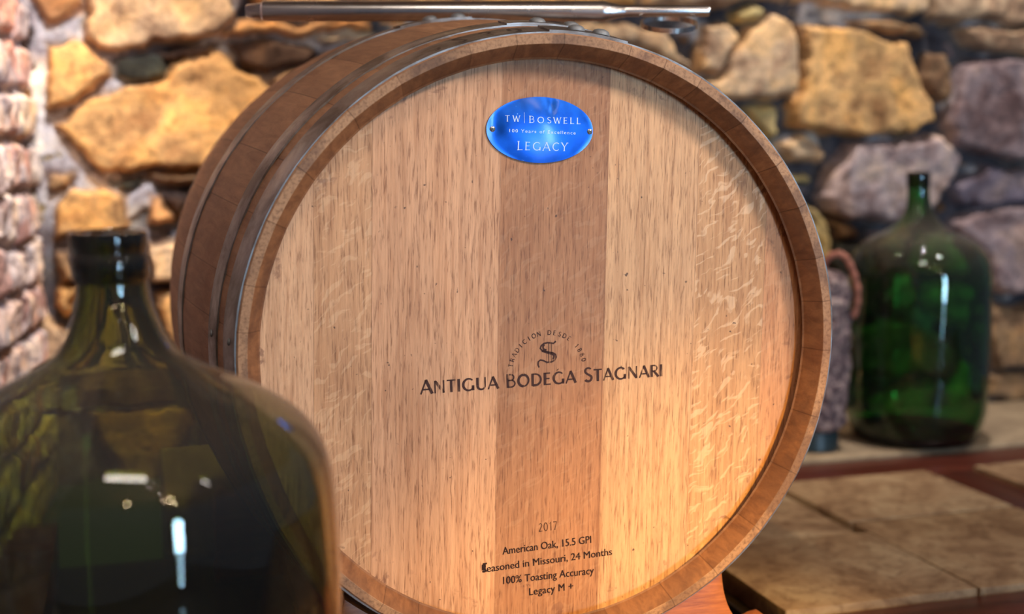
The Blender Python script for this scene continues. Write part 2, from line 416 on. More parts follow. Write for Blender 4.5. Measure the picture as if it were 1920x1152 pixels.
# ============================================================ counter with inlaid tiles
def tile_mat():
    m = NT('travertine_tile'); v = m.coord()
    n1 = m.noise(v, 10, 6, .65, .8); n2 = m.noise(v, 45, 6, .7, .6); n3 = m.noise(v, 3, 3, .5)
    c = m.ramp(n1, [(.34, lin4((128,98,72))), (.5, lin4((168,138,106))), (.66, lin4((188,162,128)))])
    c = m.mix(m.ramp(n2, [(.38, (0,0,0)), (.52, (1,1,1))]), m.mix(.55, c, lin4((112,82,58))), c)
    c = m.mix(.6, c, m.ramp(n3, [(.35, (.8,.74,.70)), (.65, (1.08,1.06,1.0))]), 'MULTIPLY')
    m.bump(m.math('ADD', n2, n1), .5, .003); m.b.inputs['Specular IOR Level'].default_value = .3
    return m.set(c, .62)
TILE = tile_mat()
counter = empty('tiled_counter', uv(1.0, 1.3, HT-.06), (0,0,YAW))
tag(counter, 'long mahogany counter inlaid with beige stone tiles under the barrel', 'counter')
CO = Vector((1.0, 1.3))
def cpoly(u0, v0, u1, v1): return [(u0-CO.x, v0-CO.y), (u1-CO.x, v0-CO.y), (u1-CO.x, v1-CO.y), (u0-CO.x, v1-CO.y)]
def cpart(name, poly, z0, z1, mat, bev=.002): # heights measured from the tile top
    o = link(name, slab(name, poly, z0+.06, z1+.06, bev), mat, counter); return o
US = (-.55, .745, 1.329, 1.424, 2.1)
cpart('underboard', cpoly(-.6, .38, 2.3, 1.95), -.10, -.072, DARKW)
for a_, b_ in ((-.6, -.12), (.738, 2.3)):
    cpart('rail', cpoly(a_, 1.08, b_, 1.30), -.072, -.010, MAH)
    cpart('rail', cpoly(a_, 1.84, b_, 1.955), -.072, -.008, MAH)
cpart('rail', cpoly(-.6, .38, 2.3, .46), -.072, -.010, MAH)
cpart('cross_rail', cpoly(1.329, 1.3, 1.424, 1.84), -.072, -.008, MAHV)
cpart('cross_rail', cpoly(-.22, 1.3, -.12, 1.84), -.072, -.010, MAHV)
cpart('tile_bed', cpoly(-.6, 1.30, -.22, 1.84), -.072, -.030, DARKW, 0)
cpart('cross_rail', cpoly(2.0, 1.3, 2.1, 1.84), -.072, -.010, MAHV)
def tile(u0, v0, u1, v1, jit=0, rot=0):
    rr = random.Random(int(u0*1000+v0*77))
    pts = []
    c = [(u0+.001, v0+.001), (u1-.001, v0+.001), (u1-.001, v1-.001), (u0+.001, v1-.001)]
    for i in range(4):
        a, b = c[i], c[(i+1) % 4]
        for k in range(10):
            t = k/10; x = a[0]+(b[0]-a[0])*t; y = a[1]+(b[1]-a[1])*t
            x += rr.uniform(-1, 1)*.0008; y += rr.uniform(-1, 1)*.0008; pts.append((x-CO.x, y-CO.y))
    return cpart('stone_tile', pts, -.030, -rr.uniform(0, .0015), TILE, .0025)
tile(.751, 1.302, 1.029, 1.553); tile(.735, 1.556, 1.012, 1.838); tile(1.031, 1.302, 1.328, 1.60); tile(1.029, 1.604, 1.327, 1.838)
tile(1.426, 1.302, 1.71, 1.57); tile(1.426, 1.574, 1.71, 1.838); tile(1.713, 1.302, 1.998, 1.57); tile(1.713, 1.574, 1.998, 1.838)
tile(-.59, 1.302, -.222, 1.57); tile(-.59, 1.574, -.222, 1.838)
for k, (a, b) in enumerate(((-.59,-.30),(-.297,-.01),(-.007,.28),(.283,.57),(.573,.86),(.863,1.15),(1.153,1.44),(1.443,1.73),(1.733,2.02))):
    tile(a, .462, b, .77); tile(a, .773, b, 1.078)
cpart('tile_bed', cpoly(.735, 1.30, 1.329, 1.84), -.072, -.030, DARKW, 0)
cpart('tile_bed', cpoly(1.424, 1.30, 2.0, 1.84), -.072, -.030, DARKW, 0)
cpart('tile_bed', cpoly(-.6, .46, 2.3, 1.08), -.072, -.030, DARKW, 0)
cpart('cabinet_front', cpoly(-.58, .42, 2.28, .46), FLOOR-HT, -.10, MAH, .003)
for u_ in (-.58, 2.24): cpart('side_panel', cpoly(u_, .46, u_+.04, 1.93), FLOOR-HT, -.10, MAH, .003)

ledge = link('concrete_ledge', slab('concrete_ledge', [(.05,1.957),(2.3,1.957),(2.3,2.30),(.05,2.30)], FLOOR, HT, .008, 3), None)
ledge.rotation_euler = (0,0,YAW)
m = NT('rough_ledge_stone'); v = m.coord(); n1 = m.noise(v, 7, 6, .6, .5); n2 = m.noise(v, 60, 5, .6)
c = m.mix(.7, m.ramp(n1, [(.3, lin4((120,100,78))), (.7, lin4((176,154,124)))]), m.ramp(n2, [(.3, (.7,.7,.7)), (.7, (1.15,1.15,1.15))]), 'MULTIPLY')
m.bump(n2, .5, .004); ledge.data.materials.append(m.set(c, .8))
tag(ledge, 'rough beige concrete ledge along the foot of the stone wall', 'ledge')

# ============================================================ barrel
BYAW, LEAN, BROLL = .283, .002, -.0187
BC = Vector((.0402, 1.1673, -.1885))
BL, R0, RB = .94, .2935, .341
barrel = empty('wine_barrel', BC, (-LEAN, 0, BYAW))
tag(barrel, 'large oak wine barrel lying on its side, blue oval plate on its head', 'barrel')
BM = Matrix.Translation(BC) @ barrel.rotation_euler.to_matrix().to_4x4(); BMI = BM.inverted()
def rad(y): return R0+(RB-R0)*(1-((y-BL/2)/(BL/2))**2)
HY = .0310                                       # head lies this far behind the rim
def head_xy(px, py, y=HY):
    o = BMI @ Vector((0,0,0)); d = (BMI.to_3x3() @ ray(px, py)); t = (y-o.y)/d.y; p = o+d*t; return p.x, p.z

def staves():
    rng = random.Random(3); ang = []; a = 0.0; wid = [rng.uniform(.7, 1.35) for _ in range(33)]; tot = sum(wid)
    tones = []
    prof = []                                    # (r, y, part)
    ys = list(np.linspace(.0015, BL-.0015, 36))
    outer = [(rad(y), y) for y in ys]
    front = [(R0-.0012, 0.0), (.2845, 0.0), (.2835, .0008), (.2735, .0195), (.2718, .0205), (.2830, .0216), (.2830, .044), (.272, .046)]
    back = [(rad(0)-.001, BL), (.283, BL), (.272, BL-.018), (.279, BL-.021), (.279, BL-.034), (.272, BL-.036)]
    prof = front[::-1]+outer+back
    n = len(prof); V = []; Fc = []; tone = []; sub = 6
    th = 0.13
    for w_ in wid:
        da = 2*math.pi*w_/tot; t_ = rng.random()
        base = len(V)
        for k in range(sub+1):
            tt = k/sub; aa = th+da*tt
            e = .0007 if k in (0, sub) else 0
            gap = (.0006/.29) * (1 if k == 0 else -1 if k == sub else 0)
            dr = rng.uniform(-1, 1)*0
            for i, (r, y) in enumerate(prof):
                rr = r-e if i > 8 else r+e*.4
                V.append((rr*math.cos(aa+gap), y, rr*math.sin(aa+gap)))
        for k in range(sub):
            for i in range(n-1):
                Fc.append((base+k*n+i, base+k*n+i+1, base+(k+1)*n+i+1, base+(k+1)*n+i)); tone.append(t_)
        # narrow side walls so the joint reads as a thin seam, not an opening
        th += da
    per = (sub+1)*n
    for s_ in range(len(wid)):
        b0 = s_*per+sub*n; b1 = ((s_+1) % len(wid))*per
        for i in range(n-1):
            Fc.append((b0+i, b0+i+1, b1+i+1, b1+i)); tone.append(-.4)
    me = pydata('staves', V, Fc)
    bm = bmesh.new(); bm.from_mesh(me); bmesh.ops.recalc_face_normals(bm, faces=bm.faces); bm.to_mesh(me); bm.free()
    me.polygons.foreach_set('use_smooth', [True]*len(me.polygons)); me.set_sharp_from_angle(angle=math.radians(28))
    at = me.color_attributes.new('tone', 'FLOAT_COLOR', 'CORNER')
    arr = np.zeros((len(me.loops), 4), np.float32); arr[:, 3] = 1
    for p, t_ in zip(me.polygons, tone):
        arr[p.loop_start:p.loop_start+p.loop_total, :3] = t_
    at.data.foreach_set('color', arr.reshape(-1))
    m = NT('oak_staves')
    tn = m.attr('tone'); v1 = m.coord((90, 7, 90)); v2 = m.coord((1,1,1))
    g = m.noise(v1, 1, 6, .65, .5); fine = m.noise(m.coord((300,300,300)), 1, 3, .6); blot = m.noise(v2, 14, 4, .6, .6); bl2 = m.noise(v2, 5, 4, .6, .3)
    sep = m.n('ShaderNodeSeparateXYZ'); tc = m.n('ShaderNodeTexCoord'); m.l(tc.outputs['Object'], sep.inputs[0])
    inbar = m.math('LESS_THAN', sep.outputs[1], .0003)
    side = m.mix(m.ramp(g, [(.3, (0,0,0)), (.68, (1,1,1))]), lin4((140,98,72)), lin4((178,132,98)))
    end = m.mix(m.ramp(fine, [(.25, (0,0,0)), (.55, (1,1,1))]), lin4((118,84,60)), lin4((172,130,96)))
    # brown wine stains soaked in the rim, with ragged borders
    end = m.mix(m.math('MULTIPLY', m.ramp(blot, [(.48, (0,0,0)), (.58, (1,1,1))]), .6), end, lin4((88,62,52)))
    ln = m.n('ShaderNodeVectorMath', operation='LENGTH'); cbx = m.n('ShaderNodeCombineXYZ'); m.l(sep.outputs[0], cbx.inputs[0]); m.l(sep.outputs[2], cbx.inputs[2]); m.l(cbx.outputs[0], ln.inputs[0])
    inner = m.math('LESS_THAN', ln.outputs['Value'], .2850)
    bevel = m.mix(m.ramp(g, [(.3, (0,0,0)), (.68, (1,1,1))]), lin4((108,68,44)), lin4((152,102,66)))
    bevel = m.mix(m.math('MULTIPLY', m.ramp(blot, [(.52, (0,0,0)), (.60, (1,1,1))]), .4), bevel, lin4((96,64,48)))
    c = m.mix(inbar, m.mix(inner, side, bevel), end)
    c = m.mix(1.0, c, m.ramp(tn, [(0, (.62,.58,.55)), (.02, (.84,.81,.79)), (1, (1.08,1.06,1.03))]), 'MULTIPLY')
    c = m.mix(m.math('MULTIPLY', m.ramp(bl2, [(.56, (0,0,0)), (.66, (1,1,1))]), .35), c, lin4((112,58,34)))
    m.bump(m.math('ADD', m.math('MULTIPLY', g, .6), fine), .35, .0008); m.b.inputs['Specular IOR Level'].default_value = .3
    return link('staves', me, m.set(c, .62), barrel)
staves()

def head_board(y, name, front=True):
    r = .2822; bm = bmesh.new(); seg = 160; rings = [r]
    th = .012
    a0 = [bm.verts.new((r*math.cos(2*math.pi*k/seg), y, r*math.sin(2*math.pi*k/seg))) for k in range(seg)]
    a1 = [bm.verts.new((r*math.cos(2*math.pi*k/seg), y+th, r*math.sin(2*math.pi*k/seg))) for k in range(seg)]
    bm.faces.new(a0); bm.faces.new(a1)
    for k in range(seg): bm.faces.new((a0[k], a0[(k+1) % seg], a1[(k+1) % seg], a1[k]))
    bmesh.ops.recalc_face_normals(bm, faces=bm.faces)
    me = from_bm(name, bm)
    return me
def head_mat():
    m = NT('oak_head_boards')
    tc = m.n('ShaderNodeTexCoord'); rot = m.n('ShaderNodeMapping'); rot.inputs['Rotation'].default_value = (0, -.0174, 0)
    m.l(tc.outputs['Object'], rot.inputs[0]); V = rot.outputs[0]
    sep = m.n('ShaderNodeSeparateXYZ'); m.l(V, sep.inputs[0]); X, Zc = sep.outputs[0], sep.outputs[2]
    # board joints from left to right
    zr = .0
    def bx(px):
        x, z = head_xy(px, 620); return x-.0174*z
    js = [bx(p) for p in (588, 697, 934, 1131, 1299, 1428)]
    fac = m.math('ADD', m.math('MULTIPLY', X, 1.6), .5)
    pos = [0]+[j*1.6+.5 for j in js]
    ids = m.ramp(fac, [(p, (k/7,)*3) for k, p in enumerate(pos)], 'CONSTANT')
    idv = m.math('MULTIPLY', ids, 7)
    tones = [(210,162,122), (198,148,106), (206,154,114), (170,118,80), (208,160,116), (202,152,106), (200,142,98)]
    tone = m.ramp(fac, [(p, lin4(t)) for p, t in zip(pos, tones)], 'CONSTANT')
    def vecs(sx, sz, off):
        cb = m.n('ShaderNodeCombineXYZ')
        m.l(m.math('MULTIPLY', X, sx), cb.inputs[0]); m.l(m.math('MULTIPLY', Zc, sz), cb.inputs[2])
        m.l(m.math('MULTIPLY', idv, 3.7+off), cb.inputs[1]); return cb.outputs[0]
    streak = m.noise(vecs(230, 5, 0), 1, 5, .65, .25)
    fine = m.noise(vecs(640, 50, 1), 1, 3, .6, .2)
    pores = m.noise(vecs(420, 20, 2), 1, 2, .5, .0)
    broad = m.noise(vecs(16, 4, 3), 1, 4, .6, .6)
    c = m.mix(1.0, tone, m.ramp(streak, [(.30, (.80,.74,.69)), (.5, (.97,.96,.95)), (.68, (1.08,1.08,1.08))]), 'MULTIPLY')
    c = m.mix(1.0, c, m.ramp(fine, [(.32, (.54,.46,.40)), (.45, (.97,.96,.95)), (.68, (1.10,1.09,1.08))]), 'MULTIPLY')
    c = m.mix(1.0, c, m.ramp(broad, [(.30, (.84,.79,.74)), (.5, (1,1,1)), (.7, (1.07,1.05,1.02))]), 'MULTIPLY')
    finer = m.noise(vecs(260, 14, 5), 1, 2, .5, .1)
    c = m.mix(1.0, c, m.ramp(finer, [(.33, (.86,.80,.75)), (.48, (1,1,1)), (.7, (1.04,1.04,1.04))]), 'MULTIPLY')
    # dark pores, stronger in the two middle boards
    pf = m.ramp(fac, [(p, (v_,)*3) for p, v_ in zip(pos, (.15,.45,.25,.75,.75,.35,.35))], 'CONSTANT')
    c = m.mix(m.math('MULTIPLY', m.ramp(pores, [(.27, (1,1,1)), (.36, (0,0,0))]), pf), c, lin4((124,80,50)))
    # medullary ray flecks: shiny wavy patches across the quarter-sawn boards
    wv = m.n('ShaderNodeVectorMath', operation='ADD')
    nz = m.n('ShaderNodeTexNoise'); nz.inputs['Scale'].default_value = 28; nz.inputs['Detail'].default_value = 3; m.l(V, nz.inputs['Vector'])
    sc_ = m.n('ShaderNodeVectorMath', operation='SCALE'); sc_.inputs['Scale'].default_value = .03; m.l(nz.outputs['Color'], sc_.inputs[0])
    m.l(V, wv.inputs[0]); m.l(sc_.outputs[0], wv.inputs[1])
    mr = m.n('ShaderNodeMapping'); mr.inputs['Rotation'].default_value = (0, .70, 0); m.l(wv.outputs[0], mr.inputs[0])
    mp = m.n('ShaderNodeMapping'); mp.inputs['Scale'].default_value = (46, 1, 170); m.l(mr.outputs[0], mp.inputs[0])
    fl_ = m.noise(mp.outputs[0], 1, 2, .5, .5)
    ff = m.ramp(fac, [(p, (v_,)*3) for p, v_ in zip(pos, (.12,.40,.0,.12,.06,.75,.15))], 'CONSTANT')
    fleck = m.math('MULTIPLY', m.ramp(fl_, [(.55, (0,0,0)), (.62, (1,1,1))]), ff)
    c = m.mix(m.math('MULTIPLY', fleck, .55), c, lin4((240,196,148)))
    # joints
    for j in js:
        d = m.math('ABSOLUTE', m.math('SUBTRACT', X, j))
        c = m.mix(m.math('MULTIPLY', m.math('LESS_THAN', d, .00035), .45), c, lin4((110,70,44)))
    # small nicks and stains; old wine seepage close to the rim
    spk = m.noise(V, 140, 2, .5, 0); c = m.mix(m.ramp(spk, [(.22, (.85,)*3), (.26, (0,0,0))]), c, lin4((70,44,32)))
    ln = m.n('ShaderNodeVectorMath', operation='LENGTH'); cb = m.n('ShaderNodeCombineXYZ'); m.l(X, cb.inputs[0]); m.l(Zc, cb.inputs[2]); m.l(cb.outputs[0], ln.inputs[0])
    near = m.ramp(ln.outputs['Value'], [(.245, (0,0,0)), (.272, (1,1,1))])
    seep = m.noise(V, 55, 4, .6, .4)
    c = m.mix(m.math('MULTIPLY', m.math('MULTIPLY', near, m.ramp(seep, [(.60, (0,0,0)), (.66, (1,1,1))])), .7), c, lin4((118,72,50)))
    m.bump(m.math('ADD', m.math('ADD', fine, m.math('MULTIPLY', pores, .8)), m.math('MULTIPLY', fleck, .5)), .35, .0007)
    m.b.inputs['Specular IOR Level'].default_value = .35
    return m.set(c, m.math('SUBTRACT', .52, m.math('MULTIPLY', fleck, .15)))
head = link('head', head_board(HY, 'head'), head_mat(), barrel)
link('head', head_board(BL-.034, 'back_head'), head.data.materials[0], barrel)

# steel hoops
def steel_mat(name, a, b, rough=.42, metal=.85):
    m = NT(name); v = m.coord(); n1 = m.noise(v, 18, 5, .65, .4); n2 = m.noise(m.coord((60, 500, 60)), 1, 3, .6)
    c = m.mix(m.ramp(n1, [(.35, (0,0,0)), (.62, (1,1,1))]), lin4(a), lin4(b))
    c = m.mix(.5, c, m.ramp(n2, [(.3, (.75,.75,.75)), (.7, (1.15,1.15,1.15))]), 'MULTIPLY')
    r = m.ramp(n1, [(.35, (rough+.12,)*3), (.65, (rough-.06,)*3)])
    m.bump(n1, .12, .001)
    return m.set(c, r, metal)
HOOP = steel_mat('hoop_steel', (92,78,70), (142,136,134))
RIVET = steel_mat('rivet_steel', (120,116,112), (160,162,166), .58, .6)
def rivet_mesh(s=1.0):
    prof = [(0.0001, .0036*s), (.0030*s, .0033*s), (.0054*s, .0022*s), (.0066*s, .0004*s), (.0066*s, -.001)]
    me = revolve('rivet', prof, 20); return me
RM = rivet_mesh()
def hoop(y0, y1, over=(75, 96), t=.0014, nails=(), rivets=()):
    sg = 180; V = []; Fc = []
    def band(r_off, a0, a1, n_, y0=y0, y1=y1, lip=0):
        base = len(V); full = a1-a0 > 2*math.pi-.001
        cols = n_ if full else n_+1
        for k in range(cols):
            a = a0+(a1-a0)*k/n_
            wobb = .0003*math.sin(a*7+y0*50)+.0002*math.sin(a*13)
            ro = r_off
            ra, rb_ = rad(y0)+ro+wobb, rad(y1)+ro+wobb
            for r, y in ((ra-.0005, y0), (ra+t, y0), (ra+t+.0003, y0+.001), (rb_+t+.0003, y1-.001), (rb_+t, y1), (rb_-.0005, y1)):
                V.append((r*math.cos(a), y, r*math.sin(a)))
        for k in range(n_):
            k2 = (k+1) % cols
            for i in range(6):
                i2 = (i+1) % 6; Fc.append((base+k*6+i, base+k*6+i2, base+k2*6+i2, base+k2*6+i))
        if not full:
            Fc.append(tuple(base+i for i in range(6))); Fc.append(tuple(base+(cols-1)*6+i for i in range(6))[::-1])
    band(0, 0, 2*math.pi, sg)
    band(t+.0002, math.radians(over[0]), math.radians(over[1]), 12, y0+.0005, y1-.0015)
    me = pydata('hoop', V, Fc); bm = bmesh.new(); bm.from_mesh(me); bmesh.ops.recalc_face_normals(bm, faces=bm.faces); bm.to_mesh(me); bm.free()
    me.polygons.foreach_set('use_smooth', [True]*len(me.polygons)); me.set_sharp_from_angle(angle=math.radians(30))
    h = link('hoop', me, HOOP, barrel)
    def stud(name, deg, y, s, extra, mat):
        o = link(name, RM, None, h); a = math.radians(deg); r = rad(y)+t+extra
        if not RM.materials: RM.materials.append(RIVET)
        o.location = (r*math.cos(a), y, r*math.sin(a)); o.rotation_euler = Vector((math.cos(a), 0, math.sin(a))).to_track_quat('Z', 'Y').to_euler(); o.scale = (s, s, s)
        return o
    for deg, y in rivets: stud('rivet', deg, y, 1.3, t+.0002, RIVET)
    for deg, y in nails: stud('nail', deg, y, .55, .0002, RIVET)
    return h
h0 = hoop(.0022, .040, (76, 91), rivets=((80.5, .016), (85.0, .020)), nails=((176.5, .020),))
hoop(.068, .100, (77, 95), rivets=((82.0, .084), (88.5, .084)), nails=((176.8, .086),))
hoop(.262, .300, (92, 106), rivets=((94, .28), (99.5, .28)))
hoop(BL-.300, BL-.262, (92, 106)); hoop(BL-.100, BL-.068, (77, 95)); hoop(BL-.040, BL-.002, (77, 95))

# ============================================================ lettering
def arc(cx, cy, rx, ry, a0, a1, n=14):
    return [(cx+rx*math.cos(math.radians(a0+(a1-a0)*k/n)), cy+ry*math.sin(math.radians(a0+(a1-a0)*k/n))) for k in range(n+1)]
TK, TN = .15, .085
GL = {  # strokes: (points, width start, width end); then advance
 'A': ([([(.0,0),(.36,1)],TN,TN),([(.34,1),(.74,0)],TK,TK),([(.14,.32),(.6,.32)],TN,TN)], .80),
 'N': ([([(.08,0),(.08,1)],TN,TN),([(.08,.97),(.70,.03)],TK,TK),([(.70,0),(.70,1)],TN,TN)], .86),
 'T': ([([(.0,.95),(.64,.95)],TN,TN),([(.32,0),(.32,.97)],TK,TK)], .70),
 'I': ([([(.10,0),(.10,1)],TK,TK)], .28),
 'G': ([(arc(.48,.5,.40,.46,45,180),TN,TK),(arc(.48,.5,.40,.46,180,330),TK,TN),([(.80,.02),(.80,.42)],TK,TK)], .96),
 'U': ([([(.10,1),(.10,.35)],TK,TK),(arc(.38,.34,.28,.30,180,360),TK,TN),([(.66,.34),(.66,1)],TN,TN)], .82),
 'B': ([([(.10,0),(.10,1)],TK,TK),([(.10,.95),(.30,.95)]+arc(.30,.74,.20,.21,90,-90)+[(.10,.53)],TN,TN),([(.10,.53),(.32,.53)]+arc(.32,.29,.25,.245,90,-90)+[(.10,.045)],TN,TN)], .68),
 'O': ([(arc(.46,.5,.38,.46,90,270),TK,TK),(arc(.46,.5,.38,.46,-90,90),TN,TK)], .98),
 'D': ([([(.10,0),(.10,1)],TK,TK),([(.10,.95),(.30,.95)]+arc(.30,.5,.42,.45,90,-90)+[(.10,.05)],TN,TK)], .86),
 'E': ([([(.10,0),(.10,1)],TK,TK),([(.10,.95),(.52,.95)],TN,TN),([(.10,.52),(.46,.52)],TN,TN),([(.10,.05),(.54,.05)],TN,TN)], .62),
 'S': ([(arc(.30,.745,.205,.21,35,180,10)+[(.12,.66),(.24,.54),(.38,.46)]+arc(.30,.27,.22,.23,20,-150,10),TN,TK*.9)], .60),
 'R': ([([(.10,0),(.10,1)],TK,TK),([(.10,.95),(.30,.95)]+arc(.30,.72,.22,.23,90,-90)+[(.10,.49)],TN,TN),([(.28,.49),(.64,0)],TK,TK)], .68),
 'C': ([(arc(.46,.5,.38,.46,45,180),TN,TK),(arc(.46,.5,.38,.46,180,315),TK,TN)], .84),
 'W': ([([(0,1),(.26,0)],TK,TK),([(.26,0),(.48,.95)],TN,TN),([(.46,.95),(.72,0)],TK,TK),([(.72,0),(.96,1)],TN,TN)], 1.02),
 'L': ([([(.10,0),(.10,1)],TK,TK),([(.10,.05),(.54,.05)],TN,TN)], .60),
 'Y': ([([(0,1),(.32,.48)],TK,TK),([(.64,1),(.32,.48)],TN,TN),([(.32,.5),(.32,0)],TK,TK)], .68),
 'H': ([([(.10,0),(.10,1)],TK,TK),([(.68,0),(.68,1)],TK,TK),([(.10,.5),(.68,.5)],TN,TN)], .82),
 '1': ([([(.12,.78),(.30,.98),(.30,0)],TN,TK)], .52),
 '8': ([(arc(.30,.74,.19,.22,0,360),TK*.8,TK*.8),(arc(.30,.27,.24,.25,0,360),TK*.8,TK*.8)], .62),
 '0': ([(arc(.32,.5,.25,.46,90,270),TK,TK),(arc(.32,.5,.25,.46,-90,90),TK,TK)], .66),
 '2': ([(arc(.29,.73,.20,.23,160,-20,10)+[(.06,.05)],TN,TK),([(.05,.05),(.54,.05)],TK,TN)], .62),
 '7': ([([(.05,.94),(.53,.94)],TK,TN),([(.53,.96),(.22,0)],TN,TK)], .60),
 '5': ([([(.48,.94),(.14,.94),(.12,.56)],TN,TN),(arc(.27,.30,.23,.28,120,-150,12),TN,TK)], .62),
 '|': ([([(.14,-.35),(.14,1.35)],.05,.05)], .30),
 ' ': ([], .42),
}
def ribbon(pts, w0, w1, V, Fc, tf):
    pts = [np.array(p, float) for p in pts]; n = len(pts); b = len(V)
    for i, p in enumerate(pts):
        t = pts[min(i+1, n-1)]-pts[max(i-1, 0)]; t = t/(np.linalg.norm(t)+1e-9); nn = np.array((-t[1], t[0])); wd = (w0+(w1-w0)*i/(n-1))/2
        V.append(tf(*(p+nn*wd))); V.append(tf(*(p-nn*wd)))
    for i in range(n-1): Fc.append((b+2*i, b+2*i+1, b+2*i+3, b+2*i+2))
def layout(text, caps=None, track=.06, serif=0, weight=1.0):
    out = []; x = 0
    for i, ch in enumerate(text):
        st, adv = GL[ch]; s = (caps or {}).get(i, 1.0)
        for pts, w0, w1 in st:
            out.append(([(x+p[0]*s, p[1]*s) for p in pts], w0*weight*s, w1*weight*s))
            if serif and ch not in 'OCS8|':
                for e in (pts[0], pts[-1]):
                    if min(abs(e[1]), abs(e[1]-1)) < .02:
                        yy = .02 if e[1] < .5 else .98
                        out.append(([(x+(e[0]-serif)*s, yy*s), (x+(e[0]+serif)*s, yy*s)], .05*s, .05*s))
        x += (adv*s+track)
    return out, x-track
SURF = HY-.00025
def on_head(name, strokes, width, p0, p1, hgt_px, mat, parent, surf=SURF, relief=None):
    """strokes laid along a base line between two points of the board"""
    a = Vector(head_xy(*p0)); b = Vector(head_xy(*p1)); ex = (b-a)/width
    n_ = (b-a).normalized(); up = Vector((-n_.y, n_.x))*hgt_px*(1.19/F)
    V, Fc = [], []
    tf = lambda x, y: ((a+ex*x+up*y).x, surf, (a+ex*x+up*y).y)
    for pts, w0, w1 in strokes: ribbon(pts, w0, w1, V, Fc, tf)
    # each overlapping stroke sits a hair in front of the last so that none fight
    return link(name, pydata(name, V, Fc), mat, parent)
def ink(name, col, fade=.35, sc=(420, 1, 16)):
    m = NT(name); n = m.noise(m.coord(sc), 1, 3, .6); n2 = m.noise(m.coord(), 60, 3, .5)
    tr = m.n('ShaderNodeBsdfTransparent'); mx = m.n('ShaderNodeMixShader')
    f = m.math('MULTIPLY', m.ramp(m.math('ADD', m.math('MULTIPLY', n, .6), m.math('MULTIPLY', n2, .4)), [(fade, (0,0,0)), (fade+.10, (1,1,1))]), .92)
    m.l(f, mx.inputs[0]); m.l(tr.outputs[0], mx.inputs[1]); m.l(m.b.outputs[0], mx.inputs[2]); m.l(mx.outputs[0], m.out.inputs[0])
    m.b.inputs['Specular IOR Level'].default_value = .2
    return m.set(lin4(col), .6)
INK = ink('burnt_lettering', (66,40,34), .36)
INK2 = ink('printed_lettering', (44,24,18), .30)
INK3 = ink('faint_lettering', (80,48,34), .37)
s_, wd = layout('ANTIGUA BODEGA STAGNARI', {0: 1.12, 8: 1.10, 15: 1.18}, .07, 0, 1.30)
s_.append(([(wd*.548, 1.12), (wd*.556, 1.24)], .07, .05))
on_head('lettering', s_, wd, (789, 740), (1243.5, 705.6), 24, INK, barrel)
# arched line and blackletter initial
def arched(text, cx, cy, r_px, a0, a1, h_px):
    C0 = Vector(head_xy(cx, cy)); k = 1.19/F; V, Fc = [], []; n = len(text)
    for i, ch in enumerate(text):
        a = math.radians(a0+(a1-a0)*i/(n-1)); st, adv = GL[ch]
        o = C0+Vector((math.cos(a), math.sin(a)))*r_px*k; ex = Vector((math.sin(a), -math.cos(a)))*h_px*k; ey = Vector((math.cos(a), math.sin(a)))*h_px*k
        for pts, w0, w1 in st:
            ribbon(pts, w0*1.2, w1*1.2, V, Fc, lambda x, y: ((o+ex*(x-adv/2)*1.05+ey*y).x, SURF, (o+ex*(x-adv/2)*1.05+ey*y).y))
    return link('lettering', pydata('lettering', V, Fc), INK, barrel)
arched('TRADICION DESDE 1880', 1027, 697, 71, 168, 15, 9)
def px_strokes(name, strokes, mat, div, ox, oy):
    V, Fc = [], []
    for pts, w0, w1 in strokes:
        q = [head_xy(ox+p[0]/div, oy+p[1]/div) for p in pts]; k = 1.19/F/div
        ribbon(q, w0*k, w1*k, V, Fc, lambda x, y: (x, SURF, y))
    return link(name, pydata(name, V, Fc), mat, barrel)
px_strokes('emblem', [([(1042,148),(1025,163),(1005,160),(985,158),(960,163),(940,180),(934,198),(946,212),(985,222),(1020,228),(1040,240),(1044,258),(1034,280),(1010,292),(980,294),(955,282),(935,278),(920,290),(918,310),(926,330)], 12, 11),
    ([(962,170),(952,186),(956,202),(975,210)], 13, 13), ([(1010,226),(1030,250),(1022,274)], 17, 13), ([(992,162),(992,292)], 5, 5), ([(1012,165),(1012,290)], 4, 4), ([(945,215),(1010,236)], 14, 14)], INK, 3.692, 760, 600)
s_, wd = layout('2017', None, .10, .10, .8)
on_head('lettering', s_, wd, (1010, 998), (1045, 993), 17, INK3, barrel)

def font_mesh(body, bold=0.0, spacing=1.0):
    cu = bpy.data.curves.new('t', 'FONT'); cu.body = body; cu.offset = bold; cu.space_character = spacing; cu.resolution_u = 3
    o = bpy.data.objects.new('t', cu); SC.collection.objects.link(o); bpy.context.view_layer.update()
    me = bpy.data.meshes.new_from_object(o.evaluated_get(bpy.context.evaluated_depsgraph_get())); bpy.data.objects.remove(o); bpy.data.curves.remove(cu)
    return me
def font_on_head(name, body, p0, p1, h_px, mat, parent, bold=.0, spacing=1.0, fn=None, cap=.70):
    me = font_mesh(body, 0, spacing); co = np.array([v.co[:] for v in me.vertices])
    x0, x1 = co[:, 0].min(), co[:, 0].max()
    a = Vector(head_xy(*p0)); b = Vector(head_xy(*p1)); ex = (b-a)/(x1-x0); n_ = (b-a).normalized(); up = Vector((-n_.y, n_.x))*h_px*(1.19/F)/cap
    for v in me.vertices:
        p = a+ex*(v.co.x-x0)+up*v.co.y; v.co = (p.x, SURF, p.y) if fn is None else fn(p.x, p.y)
    if bold:
        bm = bmesh.new(); bm.from_mesh(me); g = bmesh.ops.duplicate(bm, geom=bm.verts[:]+bm.faces[:])
        bmesh.ops.translate(bm, verts=[q for q in g['geom'] if isinstance(q, bmesh.types.BMVert)], vec=(bold, -.00006, bold*.3)); bm.to_mesh(me); bm.free()
    me.name = name; return link(name, me, mat, parent)
